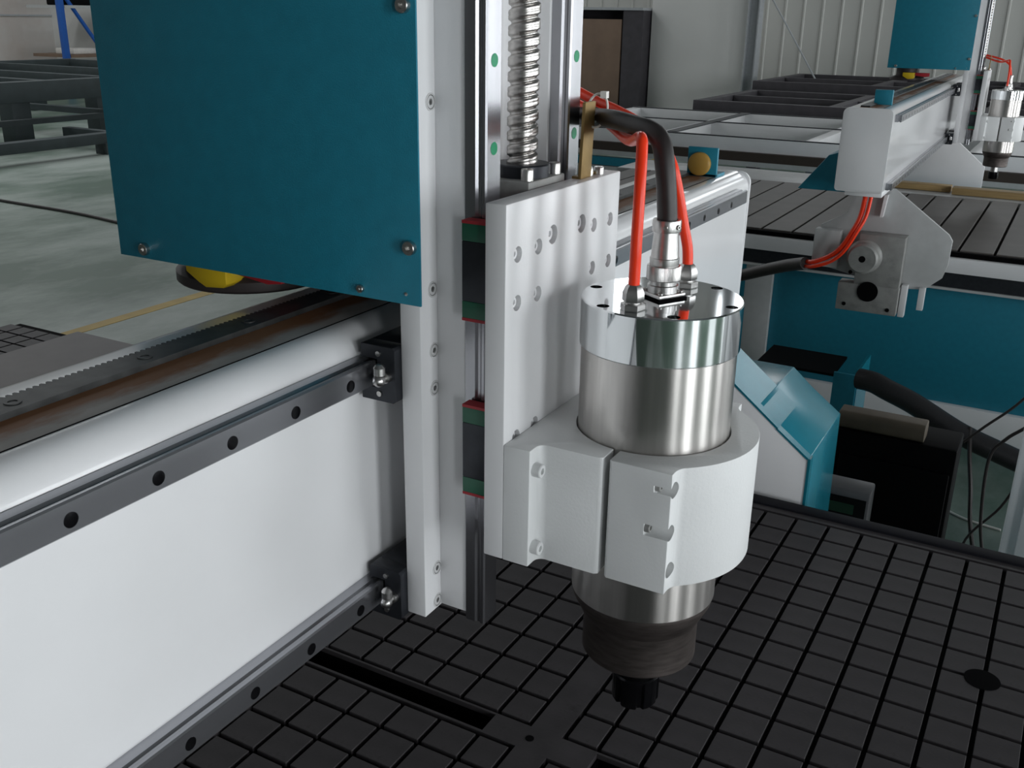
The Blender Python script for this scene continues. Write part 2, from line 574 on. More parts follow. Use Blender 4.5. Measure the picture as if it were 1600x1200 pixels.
# ------------------------------------------------------------------ router builders
def linear_block(parent, axis, c, length, base, side=1, rail_c=None, nipple=False):
    """bearing carriage on a profile rail.  axis 'y' or 'z' = travel direction; c = centre along it;
    base = X of rail base; rail_c = centre across; the block stands up towards +X"""
    x0, x1 = base + .0046, base + (.0355 if axis == 'y' else .0300)
    hw = .022
    prof = [(x0, -hw), (x1 - .002, -hw), (x1, -hw + .002), (x1, hw - .002), (x1 - .002, hw), (x0, hw), (x0, .0115), (base + .0195, .0115),
            (base + .0195, -.0115), (x0, -.0115)]
    if axis == 'y':
        P = [(q[0], q[1] + rail_c) for q in prof]
    else:
        P = [(q[0], q[1] + rail_c) for q in prof]
    L = length / 2
    cap = .0125
    seal = .0022
    b = MB().prism(P, axis, c - L + cap + seal, c + L - cap - seal).build('bearing_block', DARKST, parent, bevel=.0006)
    for s in (-1, 1):
        a0, a1 = sorted((c + s * (L - seal), c + s * (L - seal - cap)))
        MB().prism(P, axis, a0, a1).build('end_cap', GREEN if axis == 'z' else DARKST, b, bevel=.0005)
        a0, a1 = sorted((c + s * L, c + s * (L - seal)))
        MB().prism(P, axis, a0, a1).build('seal', RED if axis == 'z' else DARKST, b)
    if nipple:
        yy = c - L
        zz = rail_c
        n = MB()
        xx = base + .0285
        n.lathe([(.0045, 0), (.0045, -.004), (.003, -.005), (.003, -.007), (.0048, -.009), (.0048, -.012), (.003, -.0145), (.001, -.0155)], (xx, yy, zz - .001), n=16, axis='y')
        n.lathe([(.0046, 0), (.0046, .0055), (.0028, .008), (.001, .0088)], (xx, yy - .0095, zz + .0035), n=16, axis='z')
        n.build('grease_nipple', NICKEL, b)
        for zz2 in (-.016, .016):
            MB().lathe([(.0022, 0), (.0022, -.0012), (.0005, -.0014)], (base + .021, yy, rail_c + zz2), n=12, axis='y').build('cap_bolt', BOLT, b)
    return b


def make_gantry(dx, y0, y1, label, pitch0, group=None, lz=-.19, zb=-.215):
    g = thing('gantry', (dx - .085, (y0 + y1) / 2, -.215), label, 'gantry', group)
    xf, xb, zt = dx - .0175, dx - .152, .030
    MB().prism(arc(xf - .026, zt - .026, .026, 0, 90, 8) + arc(xb + .02, zt - .02, .02, 90, 180, 6) + arc(xb + .012, zb + .012, .012, 180, 270, 4)
               + arc(xf - .012, zb + .012, .012, 270, 360, 4), 'y', y0 + .006, y1 - .006).build('beam', WHITEG, g, angle=40)
    for ya, yb in ((y0, y0 + .006), (y1 - .006, y1)):
        MB().prism(arc(xf - .016, zt - .018, .018, 0, 90, 6) + arc(xb + .018, zt - .018, .018, 90, 180, 6) + arc(xb + .01, zb + .01, .01, 180, 270, 4)
                   + arc(xf - .01, zb + .01, .01, 270, 360, 4), 'y', ya, yb).build('end_plate', WHITEG, g, bevel=.001)
    # machined strip and rack on the top
    MB().box(dx - .112, dx - .0465, y0 + .01, y1 - .08, zt - .002, zt + .0004).build('machined_strip', RUST, g)
    MB().box(dx - .0466, dx - .0458, y0 + .01, y1 - .08, zt - .003, zt + .0005).build('strip_seam', BLACK, g)
    rk = MB()
    P = []
    p = .0047
    ny = int((y1 - y0 - .1) / p)
    ys = y0 + .02
    xr0, xr1 = dx - .1075, dx - .0850
    P.append((xr1, ys))
    P.append((xr1, ys + ny * p))
    for k in range(ny - 1, -1, -1):
        yy = ys + k * p
        P += [(xr0, yy + p * .98), (xr0 - .0032, yy + p * .68), (xr0 - .0032, yy + p * .36), (xr0, yy + p * .06)]
    rk.prism(P, 'z', zt + .0004, zt + .0045)
    r = rk.build('gear_rack', RACKM, g, smooth=False)
    hole = MB().lathe([(.0052, 0), (.0052, .0006), (.003, .0006), (.003, .0001)], (0, 0, 0), n=16).mesh('rack_bolt')
    hole.materials.append(RACKM)
    yy = pitch0 - .30
    while yy > y0 + .05:
        yy -= .1
    yy += .1
    while yy < y1 - .1:
        place('rack_bolt', hole, r, (dx - .0965, yy, zt + .0045))
        yy += .1
    hole_disc = MB().lathe([(.0046, -.002), (.0046, .0002), (.0040, .0003), (.0005, .0003)], (0, 0, 0), n=20, axis='x').mesh('rail_hole_disc')
    hole_disc.materials.append(BLACKOX)  # black discs paint the shade inside the rail's open screw holes
    for zc in (.0015, lz):
        P = [(xf + d, zc + w) for d, w in rail_profile()]
        rl = MB().prism(P, 'y', y0 + .05, y1 - .07).build('guide_rail', STEEL, g, angle=20)
        yy = pitch0
        while yy - .06 > y0 + .06:
            yy -= .06
        while yy < y1 - .09:
            place('rail_hole_disc', hole_disc, rl, (dx, yy, zc - .0015))
            yy += .06
    return g


def make_carriage(label, group=None, top=.62):
    c = thing('spindle_carriage', (.027, .135, -.208), label, 'carriage', group)
    MB().box(.018, .036, .0387, .232, -.208, top).build('base_plate', WHITE, c, bevel=.0009)
    MB().box(.036, .0617, .0613, .0835, -.2065, top).build('channel_wall', WHITE, c, bevel=.0006)
    MB().box(.036, .0617, .1835, .2062, -.2065, top).build('channel_wall', WHITE, c, bevel=.0006)
    hole_disc = MB().lathe([(.0045, -.002), (.0045, .0002), (.0005, .0003)], (0, 0, 0), n=18, axis='x').mesh('rail_hole_disc')
    hole_disc.materials.append(GREENP)
    for yc, z0 in ((.070, .170), (.1965, .1695)):
        rl = MB().prism([(.0617 + d, yc + w) for d, w in rail_profile()], 'z', -.212, top).build('upright_rail', STEELV, c, angle=20)
        zz = z0
        while zz - .0585 > -.205:
            zz -= .0585
        while zz < .10:
            zz += .0585
        while zz < top - .02:
            place('rail_hole_disc', hole_disc, rl, (.0792, yc, zz))
            zz += .0585
    # ball screw: helical groove of 10 mm lead
    sc = MB()
    n, lead, steps = 32, .0106, 14
    z0, z1 = .128, top - .03
    rows = int((z1 - z0) / lead * steps)
    v, f = [], []
    xc, yc = .0685, .1305
    for i in range(rows + 1):
        z = z0 + (z1 - z0) * i / rows
        for k in range(n):
            a = 2 * PI * k / n
            ph = ((z / lead) - a / (2 * PI)) % 1.0
            if ph < .36:
                q = (ph - .18) / .18
                rr = .0118 - .0022 * math.sqrt(max(0, 1 - q * q))
            else:
                q = (ph - .68) / .32
                rr = .0118 - .00035 * (1 if abs(q) < .12 else 0) - .0003 * abs(q) ** 6
            v.append((xc + rr * math.cos(a), yc + rr * math.sin(a), z))
    for i in range(rows):
        for k in range(n):
            f.append((i * n + k, i * n + (k + 1) % n, (i + 1) * n + (k + 1) % n, (i + 1) * n + k))
    f.append(tuple(range(n)))
    f.append(tuple(range(rows * n, rows * n + n)))
    sc.add(v, f).build('ball_screw', SCREWM, c, angle=50)
    MB().box(.037, .09, .085, .182, top - .03, top).build('bearing_support', GREYB, c, bevel=.002)
    # teal sheet-metal cover
    cv = MB().box(-.2765, .0385, .0362, .0380, .0575, top).build('side_cover', TEAL, c, bevel=.0003)
    MB().box(-.2765, -.2747, .0380, .2335, .0590, top).build('rear_cover', TEAL, c)
    MB().box(-.2765, .018, .2335, .2353, .0575, top).build('side_cover', TEAL, c)
    for x, z in ((-.2442, .0660), (.0308, .1004), (.0296, .2624), (-.2442, .4700)):
        cap_screw(cv, (x, .0362, z), (0, -1, 0), .0052, .0042, BOLT, 'cover_screw')
    cap_screw(cv, (-.015, .0362, .0640), (0, -1, 0), .0030, .0030, BOLT, 'cover_screw')
    MB().lathe([(.0014, 0), (.0014, -.0006), (.0003, -.0008)], (.026, .0362, .0655), n=10, axis='y').build('rivet', BOLT, cv)
    # screws sunk in the base plate's front
    ringm = MB().lathe([(.0062, .0), (.0062, .0004), (.0050, .0004), (.0050, -.0003), (.0044, -.0003), (.0044, .0003), (.0022, .0003), (.0019, -.0014), (.0003, -.0014)],
                       (0, 0, 0), n=24, axis='x').mesh('countersunk_screw')
    ringm.materials.append(mat('painted_screw', (0.62, 0.62, 0.62), rough=0.45))
    for y, z in ((.0555, .0663), (.0565, .0185), (.0567, -.0121), (.0563, -.170), (.0565, -.2007), (.056, .20), (.056, .33), (.056, .46)):
        if z < top:
            place('countersunk_screw', ringm, c, (.036, y, z))
    # bearing blocks on the two gantry rails
    for zc in (.0015, -.19):
        linear_block(c, 'y', .030 + .0385, .077, -.0175, rail_c=zc, nipple=True)
        linear_block(c, 'y', .20, .077, -.0175, rail_c=zc)
    # gear motor disc hanging under the cover with its coloured connectors
    MB().lathe([(.0, 0), (.066, 0), (.068, .002), (.068, .010), (.064, .014), (.045, .018), (.045, .06), (.0, .06)], (-.205, .122, .030), n=48).build('motor_flange', SMOKE, c)
    MB().prism([(-.214, .062), (-.214, .048), (-.200, .040), (-.192, .0365), (-.172, .0385), (-.168, .042), (-.168, .062)], 'y', .050, .075).build('connector', YELLOW, c, bevel=.001, label='yellow plastic connector')
    MB().prism([(-.166, .062), (-.166, .051), (-.128, .0465), (-.112, .049), (-.112, .062)], 'y', .056, .076).build('connector', RED, c, bevel=.001, label='red plastic connector')
    return c


def make_slide(label, group=None):
    s = thing('spindle_slide', (.10, .132, -.131), label, 'mounting plate', group)
    pl = MB().box(.0917, .1084, .0373, .2268, -.131, .1385).build('plate', WHITE, s, bevel=.0012)
    holes = [(.0541, .1017, .0058), (.0846, .1017, .0058), (.1069, .1067, .0072), (.1556, .1067, .0072), (.1782, .1018, .0056), (.2093, .1016, .0056),
             (.0541, .0669, .0058), (.0848, .0667, .0058), (.1782, .0670, .0056), (.2095, .0668, .0056),
             (.0556, -.0362, .0056), (.0847, -.0356, .0056), (.1782, -.036, .0056), (.2095, -.036, .0056)]
    cut = MB()
    for y, z, r in holes:
        cut.cyl((.1004, y, z), (.1144, y, z), r, n=24)
    boolean_cut(pl, cut)
    for y, z, r in holes:
        cap_screw(pl, (.1004, y, z), (1, 0, 0), r * .72, .0052, WHITE, 'sunk_screw')
    for yc in (.070, .1965):
        for zc, L in ((.0858, .0732), (-.0533, .0745)):
            linear_block(s, 'z', zc, L, .0617, rail_c=yc)
    # clamp halves
    cx, cy, ri = .1868, .132, .0590
    t = math.degrees(math.asin((.1798 - cx) / ri))
    a_ = 90 - t
    rear = [(.1084, .0373), (.1302, .0373), (.1302, .0470)]
    rear += [(.1302 + .0065 * (1 - math.cos(k * PI / 12)), .0470 + .0065 * math.sin(k * PI / 12)) for k in range(1, 7)]
    rear += [(.1770, .0535), (.1798, .0556)]
    rear += arc(cx, cy, ri, 360 - a_, a_, 40)
    rear += [(.1798, .2084), (.1770, .2105)]
    rear += [(.1302 + .0065 * (1 - math.cos(k * PI / 12)), .2170 - .0065 * math.sin(k * PI / 12)) for k in range(6, 0, -1)]
    rear += [(.1302, .2170), (.1302, .2268), (.1084, .2268)]
    ch = MB().prism(rear, 'z', -.131, -.0362).build('clamp_saddle', WHITEC, s, bevel=.0008, seg=2)
    for yb in (.0447, .2190):
        for z in (-.0533, -.1171):
            cap_screw(ch, (.1302, yb, z), (1, 0, 0), .0052, .0068, WHITEC, 'clamp_bolt')
    t2 = math.degrees(math.asin((.1850 - cx) / ri))
    a2 = 90 - t2
    fr = [(.1850, .0555), (.1866, .0535), (.2325, .0535), (.2325, .0585)]
    fr += [(.2325 + .0075 * (1 - math.cos(k * PI / 12)) * .9, .0585 + .0118 * math.sin(k * PI / 12)) for k in range(1, 6)]
    fr += arc(cx, cy, .0800, -49, 49, 40)
    fr += [(.2325 + .0075 * (1 - math.cos(k * PI / 12)) * .9, .2055 - .0118 * math.sin(k * PI / 12)) for k in range(5, 0, -1)]
    fr += [(.2325, .2055), (.2325, .2105), (.1866, .2105), (.1850, .2085)]
    fr += arc(cx, cy, ri, a2, -a2, 48)
    cf = MB().prism(fr, 'z', -.131, -.0362).build('clamp_cap', WHITEC, s, bevel=.0007, seg=2)
    cut = MB()
    for z, yb, xs in ((-.0500, .0590, .2195), (-.0830, .0576, .2140), (-.1141, .0604, .2195)):
        cut.cyl((xs, yb, z), (.262, yb, z), .0061, n=24)
    boolean_cut(cf, cut)
    for z, yb, xs in ((-.0500, .0590, .2195), (-.0830, .0576, .2140), (-.1141, .0604, .2195)):
        cap_screw(cf, (xs, yb, z), (1, 0, 0), .0036, .0040, GREYB, 'clamp_bolt')
    # ball-nut housing behind the plate
    nh = MB().box(.0470, .0905, .1010, .1600, .070, .1435)
    nh = nh.build('nut_housing', GREYB, s, bevel=.0015)
    MB().lathe([(.0126, .0), (.0215, 0), (.0215, .0085), (.0205, .0095), (.0160, .0095), (.0126, .0095)], (.0685, .1305, .1435), n=40).build('nut_flange', DARKST, nh)
    for x, y in ((.0525, .1085), (.0850, .1085), (.0850, .1525), (.0525, .1525)):
        cap_screw(nh, (x, y, .1435), (0, 0, 1), .0048, .0085, BOLT, 'flange_bolt')
    # brass cable bracket on the plate's top edge
    br = MB()
    v = [(x + (z - .14) * .0, y + (z - .14) * .07, z) for x in (.0985, .1012) for z in (.1385, .1960) for y in (.1660, .1845)]
    br.add(v, [(0, 1, 3, 2), (4, 6, 7, 5), (0, 4, 5, 1), (2, 3, 7, 6), (0, 2, 6, 4), (1, 5, 7, 3)])
    bo = br.build('cable_bracket', BRASS, s, bevel=.0004)
    MB().box(.0935, .0985, .1660, .2055, .1385, .1405).build('bracket_foot', BRASS, bo)
    cap_screw(bo, (.0962, .1885, .1385), (0, 0, 1), .0046, .0066, BOLT, 'bracket_screw')
    cap_screw(bo, (.1005, .2005, .1385), (0, 0, 1), .0040, .0060, BOLT, 'bracket_screw')
    return s


def make_spindle(label, group=None):
    cx, cy = .1868, .132
    s = thing('spindle_motor', (cx, cy, -.289), label, 'spindle', group)
    MB().lathe([(.0, -.178), (.0570, -.178), (.0578, -.177), (.0578, .0292), (.0, .0292)], (cx, cy, 0), n=96).build('body', STAIN, s)
    cp = MB().lathe([(.0, .0292), (.0588, .0292), (.0594, .0300), (.0594, .0640), (.0586, .0650), (.0, .0650)], (cx, cy, 0), n=96).build('top_cap', CHROME, s)
    cut = MB()
    for k in range(6):
        a = math.radians(60 * k)
        cut.cyl((cx + .0530 * math.cos(a), cy + .0530 * math.sin(a), .056), (cx + .0530 * math.cos(a), cy + .0530 * math.sin(a), .07), .0046, n=20)
    boolean_cut(cp, cut)
    for k in range(6):
        a = math.radians(60 * k)
        cap_screw(cp, (cx + .0530 * math.cos(a), cy + .0530 * math.sin(a), .056), (0, 0, 1), .0037, .0045, BLACKOX, 'cap_bolt')
    MB().lathe([(.0, -.178), (.0560, -.178), (.0562, -.1835), (.0487, -.1990), (.0474, -.2005), (.0468, -.2020), (.0468, -.2350), (.0445, -.2375), (.0, -.2375)],
               (cx, cy, 0), n=96).build('nose_housing', LOWST, s)
    MB().lathe([(.0, -.2375), (.0135, -.2375), (.0135, -.2660), (.0, -.2660)], (cx, cy, 0), n=36).build('shaft', NICKEL, s)
    # slotted collet nut
    nn = 72
    v, f = [], []
    prof = [(.0150, -.2600), (.0185, -.2606), (.0197, -.2620), (.0197, -.2680), (.0197, -.2860), (.0180, -.2890), (.0095, -.2890), (.0085, -.2800)]
    for i, (r, z) in enumerate(prof):
        for k in range(nn):
            slot = (k % 12) in (0, 1, 2) and 2 < i < 6
            rr = r - (.0028 if slot else 0)
            a = 2 * PI * k / nn
            v.append((cx + rr * math.cos(a), cy + rr * math.sin(a), z))
    for i in range(len(prof) - 1):
        for k in range(nn):
            f.append((i * nn + k, i * nn + (k + 1) % nn, (i + 1) * nn + (k + 1) % nn, (i + 1) * nn + k))
    f.append(tuple(range(nn)))
    f.append(tuple(range((len(prof) - 1) * nn, len(prof) * nn)))
    MB().add(v, f).build('collet_nut', BLACKOX, s)
    # power connector
    sq = [(math.cos(a) * .0170, math.sin(a) * .0170) for a in [math.radians(15 + 90 * k) for k in range(4)]]
    MB().prism([(cx + x * 1.06, cy + y * 1.06) for x, y in sq], 'z', .0650, .0664).build('gasket', BLACK, s)
    cn = MB().prism([(cx + x, cy + y) for x, y in sq], 'z', .0664, .0695).build('connector_flange', NICKEL, s, bevel=.0008)
    for x, y in sq:
        cap_screw(cn, (cx + x * .76, cy + y * .76, .0695), (0, 0, 1), .0019, .0014, BOLT, 'flange_screw', n=12)
    MB().lathe([(.0, .0695), (.0112, .0695), (.0112, .0745), (.0100, .0750), (.0100, .0790), (0, .0790)], (cx, cy, 0), n=40).build('socket', NICKEL, s)
    # knurled ring
    nk = 180
    v, f = [], []
    prof = [(.0105, .0780), (.0120, .0784), (.0124, .0790), (.0124, .0880), (.0120, .0890), (.0104, .0894)]
    for i, (r, z) in enumerate(prof):
        for k in range(nk):
            rr = r - (.00022 if (k % 2 == 0 and 0 < i < 5) else 0)
            a = 2 * PI * k / nk
            v.append((cx + rr * math.cos(a), cy + rr * math.sin(a), z))
    for i in range(len(prof) - 1):
        for k in range(nk):
            f.append((i * nk + k, i * nk + (k + 1) % nk, (i + 1) * nk + (k + 1) % nk, (i + 1) * nk + k))
    f.append(tuple(range(nk)))
    f.append(tuple(range(5 * nk, 6 * nk)))
    MB().add(v, f).build('knurled_ring', NICKEL, s, angle=20)
    MB().lathe([(0, .0892), (.0105, .0892), (.0107, .0900), (.0107, .0945), (.0102, .0950), (.0090, .1120), (.0090, .1140), (0, .1140)], (cx, cy, 0), n=40).build('back_shell', NICKEL, s)
    cl = MB().lathe([(.0078, .1135), (.0102, .1137), (.0104, .1145), (.0104, .1210), (.0100, .1222), (.0078, .1222), (.0072, .1200)], (cx, cy, 0), n=40).build('cord_clamp', NICKEL, s)
    for a in (-75, -20, 160):
        a = math.radians(a)
        d = (math.cos(a), math.sin(a), 0)
        cap_screw(cl, (cx + d[0] * .0100, cy + d[1] * .0100, .1178), d, .0018, .0016, BOLT, 'clamp_screw', n=12)
    # water fittings
    for x, y in ((.1816, .0890), (.1918, .1692)):
        fm = MB()
        fm.lathe([(0, .0650), (.0084, .0650), (.0088, .0657), (.0088, .0690), (.0084, .0697), (0, .0697)], (x, y, 0), n=6, phase=.25)
        fm.lathe([(0, .0697), (.0058, .0697), (.0058, .0712), (0, .0712)], (x, y, 0), n=20)
        fm.lathe([(0, .0712), (.0074, .0712), (.0078, .0720), (.0078, .0770), (.0060, .0815), (.0046, .0830), (0, .0830)], (x, y, 0), n=6, phase=.25)
        fm.build('hose_fitting', NICKEL, s, angle=25)
    return s


def make_cables(lab_a, lab_b, lab_c, lab_t, group=None):
    A = [(.1816, .0890, .0790), (.1816, .0892, .0950), (.1815, .0893, .1120), (.1802, .0930, .1462), (.1765, .1020, .1726), (.1738, .1070, .1795), (.1660, .1210, .1790), (.1520, .1430, .1735),
         (.1340, .1720, .1715), (.1090, .2020, .1765), (.0835, .2220, .1840), (.0600, .2420, .1880), (.0389, .2620, .1914), (.0, .280, .2105), (-.06, .290, .26), (-.10, .285, .36)]
    B = [(.1918, .1692, .0790), (.1905, .1692, .0950), (.1867, .1672, .1129), (.1811, .1630, .1414), (.1758, .1620, .1578), (.1643, .1700, .1695), (.1419, .1870, .1801), (.1115, .2070, .1879),
         (.0825, .2270, .1931), (.0602, .2430, .1980), (.0357, .2680, .2020), (.0, .295, .22), (-.06, .305, .27), (-.10, .305, .37)]
    K = [(.1868, .132, .1140), (.1868, .132, .1215), (.1843, .132, .1458), (.1796, .135, .1673), (.1736, .140, .1770), (.1627, .147, .1815), (.1453, .160, .1828), (.1218, .178, .1839), (.0942, .203, .1823),
         (.0710, .222, .1806), (.0454, .250, .1782), (.0, .266, .185), (-.06, .268, .23), (-.10, .262, .33)]
    r = []
    r.append(MB().tube(A, .0040, 14, 8).build('cooling_hose', ORANGE, None, lab_a, 'hose', group, loc=A[0]))
    r.append(MB().tube(B, .0040, 14, 8).build('cooling_hose', ORANGE, None, lab_b, 'hose', group, loc=B[0]))
    r.append(MB().tube(K, .0072, 16, 8).build('power_cable', RUBBER, None, lab_c, 'cable', loc=K[0]))
    T = MB()
    loop = [(.1030 + .0085 * math.cos(a), .187 + .004 * math.sin(a), .1890 + .0125 * math.sin(a)) for a in [2 * PI * k / 20 for k in range(21)]]
    T.tube(loop, .0009, 8, 2)
    T.box(.1060, .1110, .1850, .1900, .1985, .2035)
    r.append(T.build('cable_tie', NYLON, None, lab_t, 'cable tie'))
    return r


# ------------------------------------------------------------------ the near router
TZ = -.45
gx = [-.190, -.146, -.100, -.052, -.004, .0355]
gyU = [.2305, .2755] + [.2755 + .0475 * k for k in range(1, 13)]
gyL = [.1910, .1470] + [.1470 - .0475 * k for k in range(1, 17)]
gxC = [.0765, .1145, .1615] + [.1615 + .0478 * k for k in range(1, 12)]
bed = thing('router_table', (-.2, .0, FLOOR), 'dark vacuum router table with square grooved grid under the steel spindle', 'router table')
H, G = .0060, .0026        # pad height and half a groove
sl = MB()
# black panel below the grid, left open under the two long suction slots
for (x0, x1, y0, y1) in ((-1.72, 1.05, .2252, .8850), (-1.72, 1.05, -.80, .1968), (-.006, .118, .1968, .2252), (-1.72, -.60, .1968, .2252), (.62, 1.05, .1968, .2252)):
    sl.box(x0, x1, y0, y1, TZ - .03, TZ - H)
sl.box(-1.72, 1.05, -.80, .8850, TZ - .045, TZ - .03)
sl.build('table_panel', TABLEB, bed)
cache = {}
sq_n = 0


def pad(x0, x1, y0, y1, name='table_square'):
    w, d = round(x1 - x0, 4), round(y1 - y0, 4)
    if (w, d) not in cache:
        me = MB().box(-w / 2, w / 2, -d / 2, d / 2, 0, H).mesh('table_square', bevel=.0005, seg=1)
        me.materials.append(TABLE)
        cache[(w, d)] = me
    return place(name, cache[(w, d)], bed, ((x0 + x1) / 2, (y0 + y1) / 2, TZ - H))


vis = []
for ys in (gyU, sorted(gyL)):
    for j in range(len(ys) - 1):
        y0, y1 = ys[j] + G, ys[j + 1] - G
        xsets = [[-.2405] + gx, gxC]
        for xs in xsets:
            for i in range(len(xs) - 1):
                x0, x1 = xs[i] + G, xs[i + 1] - G
                vis.append((x0, x1, y0, y1))
# the squares nearest the camera's view are parts; the few beyond its edge are joined


def in_view(q):
    x, y = (q[0] + q[1]) / 2, (q[2] + q[3]) / 2
    p = Vector((x, y, TZ)) - Vector((0.43574, -0.53833, 0.25646))
    cz = p.dot(Vector(R_[2]))
    if cz <= 0:
        return False
    u = p.dot(Vector(R_[0])) / cz * 1552 + 800
    w = p.dot(Vector(R_[1])) / cz * 1552 + 600
    return -40 < u < 1640 and w < 1240


rest = MB()
for q in vis:
    if in_view(q) and sq_n < 300:
        pad(*q)
        sq_n += 1
    else:
        rest.box(q[0], q[1], q[2], q[3], TZ - H, TZ)
rest.build('table_squares', TABLE, bed, kind='stuff')
bd = MB()
bd.box(.0355 + G, .0765 - G, -.80, .862, TZ - H, TZ)                 # plain strip between the zones
bd.box(-.004, .0355 + G, .1910 + G, .2305 - G, TZ - H, TZ)
bd.box(.0765 - G, .116, .1910 + G, .2305 - G, TZ - H, TZ)
for x0, x1 in ((-.60, -.004), (.116, .62)):
    bd.box(x0, x1, .1910 + G, .1968, TZ - H, TZ)
    bd.box(x0, x1, .2252, .2305 - G, TZ - H, TZ)
bd.box(-.60, .0355, .8455 + G, .862, TZ - H, TZ)
bd.box(.0765, 1.05, .8455 + G, .862, TZ - H, TZ)
bd.box(-.60, -.2405, -.80, .1910, TZ - H, TZ)
bd.box(-.60, -.2405, .2305, .862, TZ - H, TZ)
bd.box(gxC[-1] + G, 1.05, -.80, .1910, TZ - H, TZ)
bd.box(gxC[-1] + G, 1.05, .2305, .862, TZ - H, TZ)
bd.build('table_border', TABLE, bed)
MB().box(-1.53, -.60, -.80, .900, TZ - H, TZ + .002).build('table_border', TABLEG, bed, bevel=.001)
# squares of the far end beyond the gantry
for i in range(4):
    for j in range(9):
        x0 = -1.72 + .0475 * i
        y0 = .862 - .0475 * (j + 1)
        pad(x0 + G, x0 + .0475 - G, y0 + G, y0 + .0475 - G)
MB().box(-.60, 1.05, .862, .888, TZ - .03, TZ + .0035).build('edge_strip', GASKET, bed, bevel=.002)
# big vacuum port, bolt holes
port = MB().lathe([(.0195, -.002), (.0195, .0006), (.0175, .0007), (.0005, .0007)], (.4465, .5605, TZ), n=40)
port.build('vacuum_port', BLACK, bed)
bh = MB().lathe([(.0046, 0), (.0046, .0004), (.0005, .0004)], (0, 0, 0), n=16).mesh('bolt_hole')
bh.materials.append(BLACK)
for x, y in ((.0455, .2105), (.056, .40), (.056, .62), (.056, .02)):
    place('bolt_hole', bh, bed, (x, y, TZ))
bf = MB()
for y in (-.74, .0, .78):
    bf.box(-1.70, 1.03, y - .04, y + .06, TZ - .145, TZ - .045)
bf.build('bed_frame', TEAL, bed, bevel=.003)
for x in (-1.6, -.3, .9):
    for y in (-.74, .78):
        MB().box(x - .05, x + .05, y - .04, y + .06, FLOOR, TZ - .145).build('leg', TEAL, bed, bevel=.003)

gantry = make_gantry(0, -.95, 1.046, 'long white gantry beam with two grey rails and a rusty rack, crossing the foreground', .0)
# far leg of the gantry: white side plate with teal cover
MB().prism([(-.152, -.215), (-.053, -.215), (.156, -.374), (.158, -.60), (-.26, -.60), (-.26, -.374)], 'y', .9, .915).build('leg_plate', WHITE, gantry, bevel=.001)
MB().prism([(-.045, -.219), (-.0425, -.216), (.1055, -.3335), (.1040, -.3365)], 'y', .8985, 1.010).build('leg_cover', TEALG, gantry)
MB().prism([(.1040, -.3340), (.1575, -.3740), (.1600, -.60), (-.02, -.60), (-.02, -.3050), (.07, -.3050)], 'y', .9150, 1.118).build('motor_cover', TEALG, gantry, bevel=.0015)
MB().box(.1560, .1600, .8985, .9150, -.60, -.374).build('leg_cover', TEALG, gantry)
MB().prism([(.1040, -.3340), (.1575, -.3740), (.1545, -.3760), (.1020, -.3362)], 'y', .8985, .9150).build('leg_cover', TEALG, gantry)
MB().prism([(-.152, -.215), (-.053, -.215), (.156, -.374), (.158, -.60), (-.26, -.60), (-.26, -.374)], 'y', -.86, -.845).build('leg_plate', WHITE, gantry, bevel=.001)
# end stop bumper on the beam's top
bp_ = MB().box(-.0900, -.0430, .948, .954, .0300, .0740).build('stop_bracket', TEAL, gantry, bevel=.0008)
MB().box(-.0900, -.0430, .948, .990, .0300, .0340).build('bracket_foot', TEAL, bp_)
MB().lathe([(.0005, -.0085), (.0140, -.0085), (.0170, -.0065), (.0178, -.004), (.0178, 0), (.0005, 0)], (-.0700, .948, .0490), n=32, axis='y').build('bumper', BUMPER, bp_)

carriage = make_carriage('white carriage upright with the large teal side cover and a ball screw')
slide = make_slide('white mounting plate with counterbored holes and a split clamp gripping the big spindle')
spindle = make_spindle('large stainless spindle motor with polished cap in the white clamp')
cables = make_cables('front orange cooling hose kinking down to the big spindle cap', 'rear orange cooling hose behind the thick black cable',
                     'thick black power cable curving into the spindle connector', 'white nylon cable tie on the brass bracket', 'orange cooling hoses of the big spindle')

# ------------------------------------------------------------------ the second router, further back
D = Vector((-.022, 3.95, 0))
MX = -.022


def shift_copy(o, d, label, group=None):
    c = copy_tree(o)
    c.location = Vector(o.location) + d
    c['label'] = label
    M2.append(c)
    return c


M2 = []          # everything that rides on the second gantry, which stands about a degree askew


cc_ = shift_copy(carriage, D, 'small distant carriage with teal cover on the second router')
for ch_ in cc_.children:
    if 'cover' in ch_.name:
        ch_.location.z += .022
shift_copy(slide, D + Vector((0, 0, -.060)), 'distant mounting plate and clamp of the second router at right edge')
shift_copy(spindle, D + Vector((0, 0, -.060)), 'distant spindle motor of the second router at right edge')
for c_, l_ in zip(cables[:2], ('distant orange hose reaching the second spindle, front one', 'distant orange hose reaching the second spindle, rear one')):
    k_ = shift_copy(c_, D + Vector((0, 0, -.060)), l_)
    k_['group'] = 'hoses of the second router'

